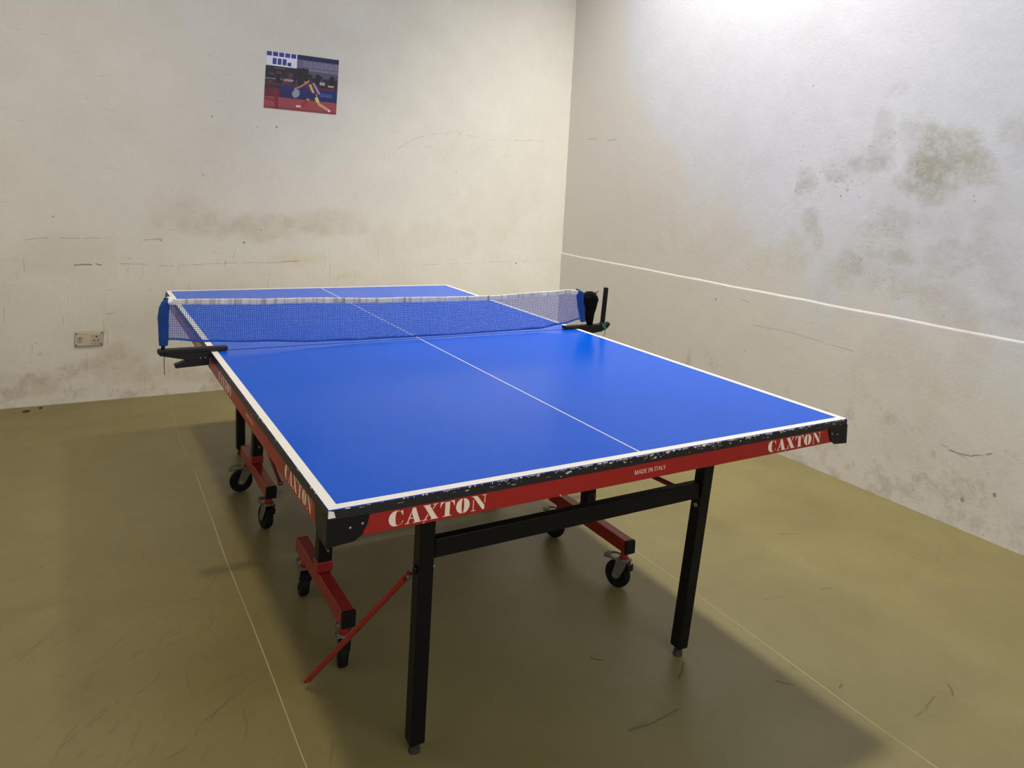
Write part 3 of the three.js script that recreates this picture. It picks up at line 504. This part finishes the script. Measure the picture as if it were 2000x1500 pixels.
// left end: cloth sleeve over the upright
mesh('post', new THREE.CylinderGeometry(0.006, 0.006, 0.17, 12), MAT.postBrown, net, [-0.91, 0.775 - NY + 0.085, 0]);
mesh('sleeve', softColumn([[0.788, -0.922, -0.896, 0.022], [0.806, -0.924, -0.894, 0.026], [0.845, -0.927, -0.896, 0.024], [0.882, -0.931, -0.898, 0.027], [0.915, -0.929, -0.898, 0.026], [0.932, -0.922, -0.897, 0.022], [0.946, -0.911, -0.900, 0.012]], 1, 1, 0.25, 40), MAT.sleeve, net);
mesh('tape_knot', softColumn([[0.924, -0.905, -0.892, 0.012], [0.932, -0.911, -0.884, 0.022], [0.941, -0.909, -0.884, 0.02], [0.948, -0.905, -0.893, 0.01]], 1, 1, 0.6, 77, 16), MAT.line, net);
mesh('string', new THREE.TubeGeometry(new THREE.CatmullRomCurve3([V(-0.906, 0.77 - NY, 0.016), V(-0.9065, 0.74 - NY, 0.0165), V(-0.9045, 0.715 - NY, 0.016), V(-0.9025, 0.693 - NY, 0.016)]), 16, 0.0011, 6), MAT.clothBlack, net);
// clamps
const off = (pts) => pts.map(([x, y]) => [x, y - NY]);
{
  const c = mesh('clamp', merge([tr(rbox(0.216, 0.0135, 0.03, 0.0025), -0.818, 0.7685 - NY, 0), profile(off([[-0.922, 0.768], [-0.766, 0.768], [-0.766, 0.716], [-0.79, 0.722], [-0.835, 0.737], [-0.92, 0.756]]), 0.026)]), MAT.clamp, net);
  mesh('clamp_lever', profile(off([[-0.768, 0.735], [-0.80, 0.7365], [-0.838, 0.735], [-0.874, 0.722], [-0.870, 0.712], [-0.82, 0.714], [-0.772, 0.716]]), 0.03), MAT.clamp, c);
  for (const x of [-0.795, -0.78]) mesh('rivet', new THREE.SphereGeometry(0.0028, 8, 6), MAT.steel, c, [x, 0.741 - NY, 0.014]);
}
{
  const c = mesh('clamp', merge([tr(rbox(0.24, 0.0135, 0.03, 0.0025), 0.806, 0.7685 - NY, 0), profile(off([[0.766, 0.768], [0.925, 0.768], [0.922, 0.757], [0.885, 0.742], [0.84, 0.738], [0.80, 0.722], [0.766, 0.716]]), 0.026)]), MAT.clamp, net);
  mesh('clamp_lever', profile(off([[0.768, 0.735], [0.80, 0.7365], [0.838, 0.737], [0.874, 0.727], [0.870, 0.717], [0.82, 0.716], [0.772, 0.716]]), 0.03), MAT.clamp, c);
  mesh('knob', new THREE.SphereGeometry(0.012, 16, 12).scale(1, 0.9, 1.1), MAT.rubber, c, [0.926, 0.772 - NY, 0.0]);
  const wrap = []; for (let i = 0; i <= 60; i++) { const t = i / 60, a = t * 2 * Math.PI * 3; wrap.push(V(0.888 + 0.016 * t + 0.006 * Math.sin(a * 0.5), 0.7655 - NY + Math.sin(a) * 0.019 - 0.004 * (1 - t), Math.cos(a) * 0.019)); }
  wrap.push(V(0.898, 0.735 - NY, 0.02), V(0.890, 0.726 - NY, 0.022));
  mesh('tied_string', new THREE.TubeGeometry(new THREE.CatmullRomCurve3(wrap), 200, 0.0016, 6), MAT.teal, c);
}
along(mesh('post', rbox(0.0165, 0.166, 0.0165, 0.002), MAT.postBrown, net), V(0.8975, 0.774 - NY, 0), V(0.9075, 0.94 - NY, 0));
mesh('sleeve', softColumn([[0.789, 0.775, 0.803, 0.010], [0.81, 0.768, 0.800, 0.012], [0.85, 0.757, 0.796, 0.014], [0.89, 0.748, 0.792, 0.014], [0.918, 0.744, 0.788, 0.012], [0.928, 0.742, 0.77, 0.01], [0.938, 0.742, 0.748, 0.006]], 1, 1, 0.2, 140), MAT.sleeve, net);
const bunch = mesh('bunched_cloth', softColumn([[0.774, 0.812, 0.838, 0.022], [0.79, 0.810, 0.839, 0.026], [0.815, 0.802, 0.844, 0.034], [0.85, 0.792, 0.855, 0.044], [0.878, 0.786, 0.860, 0.05], [0.90, 0.782, 0.856, 0.046], [0.916, 0.784, 0.848, 0.034], [0.924, 0.80, 0.835, 0.016]], 1, 1, 0.85, 240, 34), MAT.clothBlack, net);
mesh('fabric_tag', softColumn([[0.90, 0.850, 0.858, 0.004], [0.915, 0.846, 0.856, 0.005], [0.922, 0.842, 0.866, 0.005], [0.931, 0.856, 0.864, 0.003]], 1, 1, 0.4, 300, 12), MAT.pink, bunch);

// ------------------------------------------------------------------ poster on the back wall
{
  const c = document.createElement('canvas'); c.width = 930; c.height = 722; const x = c.getContext('2d'), r = rng(17);
  const poly = (f, p) => { x.fillStyle = f; x.beginPath(); p.forEach(([a, b], i) => (i ? x.lineTo(a, b) : x.moveTo(a, b))); x.closePath(); x.fill(); };
  const limb = (f, w, p) => { x.strokeStyle = f; x.lineWidth = w; x.lineCap = x.lineJoin = 'round'; x.beginPath(); p.forEach(([a, b], i) => (i ? x.lineTo(a, b) : x.moveTo(a, b))); x.stroke(); };
  x.fillStyle = '#2a2238'; x.fillRect(0, 0, 930, 722);
  x.fillStyle = '#1c2050'; x.fillRect(380, 0, 550, 60);                       // dark board with a pale row of signs
  x.fillStyle = '#6c6684'; x.fillRect(380, 60, 550, 110);
  x.fillStyle = '#8c86a0'; for (let i = 0; i < 7; i++) { const u = 470 + i * 66; x.fillRect(u, 72, 10, 70); x.fillRect(u, 78, 44, 10); x.fillRect(u + 20, 100, 30, 9); x.fillRect(u + 34, 84, 9, 60); x.fillRect(u + 6, 130, 44, 9); }
  x.fillStyle = '#7d7c92'; x.fillRect(540, 170, 390, 24); x.fillStyle = '#56536c'; x.fillRect(540, 194, 390, 80);
  x.fillStyle = '#231b2c'; x.fillRect(0, 200, 540, 190); x.fillStyle = '#1e2a33'; x.fillRect(0, 350, 220, 110);
  for (let i = 0; i < 60; i++) { x.fillStyle = ['#3a2440', '#4a2230', '#141420', '#4a4058', '#6a3a30', '#2a3a44'][(r() * 6) | 0]; x.fillRect(10 + r() * 900, 230 + r() * 170, 20 + r() * 50, 20 + r() * 44); }
  x.fillStyle = '#a89c98'; x.fillRect(230, 330, 120, 26); x.fillRect(0, 338, 210, 10); x.fillStyle = '#b8a890'; x.fillRect(690, 320, 70, 40); x.fillRect(800, 350, 80, 24);
  for (const [u, v] of [[660, 250], [850, 250], [560, 260], [160, 300]]) { x.fillStyle = '#15141f'; x.beginPath(); x.arc(u, v, 26, 0, 7); x.fill(); x.fillRect(u - 30, v + 22, 60, 70); }
  x.fillStyle = '#5a1f34'; x.fillRect(0, 392, 930, 30);
  x.fillStyle = '#182866'; x.fillRect(190, 420, 740, 156); x.fillStyle = '#14205a'; x.fillRect(190, 500, 740, 76);
  x.fillStyle = '#4a69b4'; for (let i = 0; i < 7; i++) { x.fillRect(700 + i * 24, 468, 16, 8); x.fillRect(700 + i * 24, 468, 7, 40); x.fillRect(700 + i * 24 + 9, 484, 7, 26); x.fillRect(700 + i * 24, 502, 16, 8); }
  poly('#a0454a', [[0, 570], [930, 570], [930, 722], [0, 722]]); x.fillStyle = '#8c3a3c'; x.fillRect(0, 690, 930, 32);
  poly('#6a1622', [[0, 470], [150, 450], [200, 480], [190, 570], [0, 560]]); poly('#7c1420', [[110, 470], [165, 470], [180, 715], [140, 715]]); poly('#8a2228', [[0, 580], [140, 610], [140, 640], [0, 610]]);
  x.fillStyle = '#eceaf4'; x.fillRect(0, 0, 385, 180);                         // white notice with blue blocks
  x.fillStyle = '#35408f'; for (let i = 0; i < 5; i++) x.fillRect(4 + i * 76, 4, 62, 54);
  for (let i = 0; i < 4; i++) x.fillRect(80 + i * 62, i < 3 ? 82 : 118, 48, i < 3 ? 78 : 46);
  x.fillStyle = '#2c2332'; x.fillRect(0, 180, 385, 40); x.fillStyle = '#6d6470'; for (let i = 0; i < 9; i++) x.fillRect(110 + i * 14, 196, 9, 16);
  // a player lunging after the ball
  limb('#f2e8e6', 26, [[810, 662], [838, 684]]); limb('#e8d8d4', 24, [[412, 662], [462, 660]]);
  limb('#c9a878', 34, [[668, 540], [700, 610], [810, 664]]); limb('#d8cf6a', 40, [[600, 440], [640, 490], [672, 570]]);
  limb('#a02a2c', 36, [[540, 570], [500, 630], [478, 654]]); limb('#c8a860', 40, [[560, 500], [552, 556]]);
  poly('#23205a', [[520, 420], [640, 430], [660, 520], [580, 560], [520, 540]]);
  poly('#5a2c66', [[500, 340], [590, 320], [640, 350], [690, 470], [600, 470], [540, 430]]); poly('#cfc04a', [[548, 370], [580, 360], [630, 470], [602, 470]]);
  limb('#b48fc0', 26, [[612, 350], [660, 420], [690, 470]]); limb('#b08070', 22, [[520, 350], [440, 410], [376, 440]]);
  x.fillStyle = '#9a98ae'; x.beginPath(); x.ellipse(392, 500, 46, 58, 0.5, 0, 7); x.fill();
  x.fillStyle = '#c08c70'; x.beginPath(); x.ellipse(520, 318, 34, 40, 0.4, 0, 7); x.fill(); x.fillStyle = '#1a1512'; x.beginPath(); x.ellipse(505, 290, 44, 42, 0, 0, 7); x.fill(); limb('#2a2420', 40, [[470, 180], [480, 300]]); limb('#3a3026', 28, [[540, 270], [590, 330]]);
  const t = new THREE.CanvasTexture(c); t.colorSpace = THREE.SRGBColorSpace;
  const g = metric(new THREE.BoxGeometry(0.464, 0.362, 0.0008), (a, b) => [a / 0.464 + 0.5, b / 0.362 + 0.5]);
  tag(mesh('poster', g, std({ map: t, roughness: 0.45 }), scene, [0.066, 1.9565, ZB + 0.0012]), 'small colour print of a lunging table tennis player on the back wall', 'poster');
}
// ------------------------------------------------------------------ socket and crumbs
{
  const s = thing('wall_socket', 'grimy cream switch and socket plate low on the back wall', 'socket', [-1.055, 0.3625, ZB]);
  const p = std({ color: 0xc9bea8, roughness: 0.6 }), p2 = std({ color: 0xbdb19b, roughness: 0.6 }), dark = std({ color: 0x2a241c, roughness: 0.9 });
  mesh('back_box', rbox(0.144, 0.086, 0.006, 0.003), std({ color: 0xa4977f, roughness: 0.8 }), s, [0, 0, 0.002]);
  mesh('plate', rbox(0.138, 0.080, 0.009, 0.004), p, s, [0, 0, 0.0055]);
  const sw = mesh('switch', rbox(0.022, 0.038, 0.006, 0.002), p2, s, [-0.045, 0, 0.0105], [0.12, 0, 0]); mesh('dimple', rbox(0.008, 0.004, 0.002, 0.0008), dark, sw, [0, 0.008, 0.003]);
  const face = mesh('socket_face', rbox(0.05, 0.056, 0.004, 0.003), p2, s, [0.037, 0, 0.0105]);
  for (const [x, y, r] of [[0, 0.013, 0.0045], [-0.0095, -0.009, 0.0038], [0.0095, -0.009, 0.0038]]) mesh('pin_hole', new THREE.CylinderGeometry(r, r, 0.003, 14).rotateX(Math.PI / 2), dark, face, [x, y, 0.0012]);
  for (const [x, y] of [[-0.062, 0.032], [0.062, 0.032], [-0.062, -0.032], [0.062, -0.032]]) mesh('screw', new THREE.CylinderGeometry(0.0038, 0.0038, 0.003, 12).rotateX(Math.PI / 2), dark, s, [x, y, 0.0095]);
}
[[-1.333, -2.146, 0.013, 'dark crumb of dirt lying on the floor off the back wall'], [-1.27, -2.185, 0.009, 'smaller crumb of dirt nearer the socket at the wall base']].forEach(([x, z, s, label], i) => {
  const g = new THREE.IcosahedronGeometry(s, 2), p = g.attributes.position;
  for (let k = 0; k < p.count; k++) { const a = p.getX(k), b = p.getY(k), c = p.getZ(k), q = 1 + 0.5 * (Math.sin(a * 400 + i) * Math.sin(c * 300 + 1) * 0.5 + Math.sin(b * 500) * 0.2); p.setXYZ(k, a * q * 1.3, Math.max(b * q * 0.4, -s * 0.28), c * q); }
  g.computeVertexNormals();
  tag(mesh('dirt_crumb' + (i ? '_001' : ''), g, MAT.dust, scene, [x, s * 0.28 + 0.0004, z]), label, 'dirt', 'crumbs of dirt at the back wall');
});

renderer.render(scene, camera);
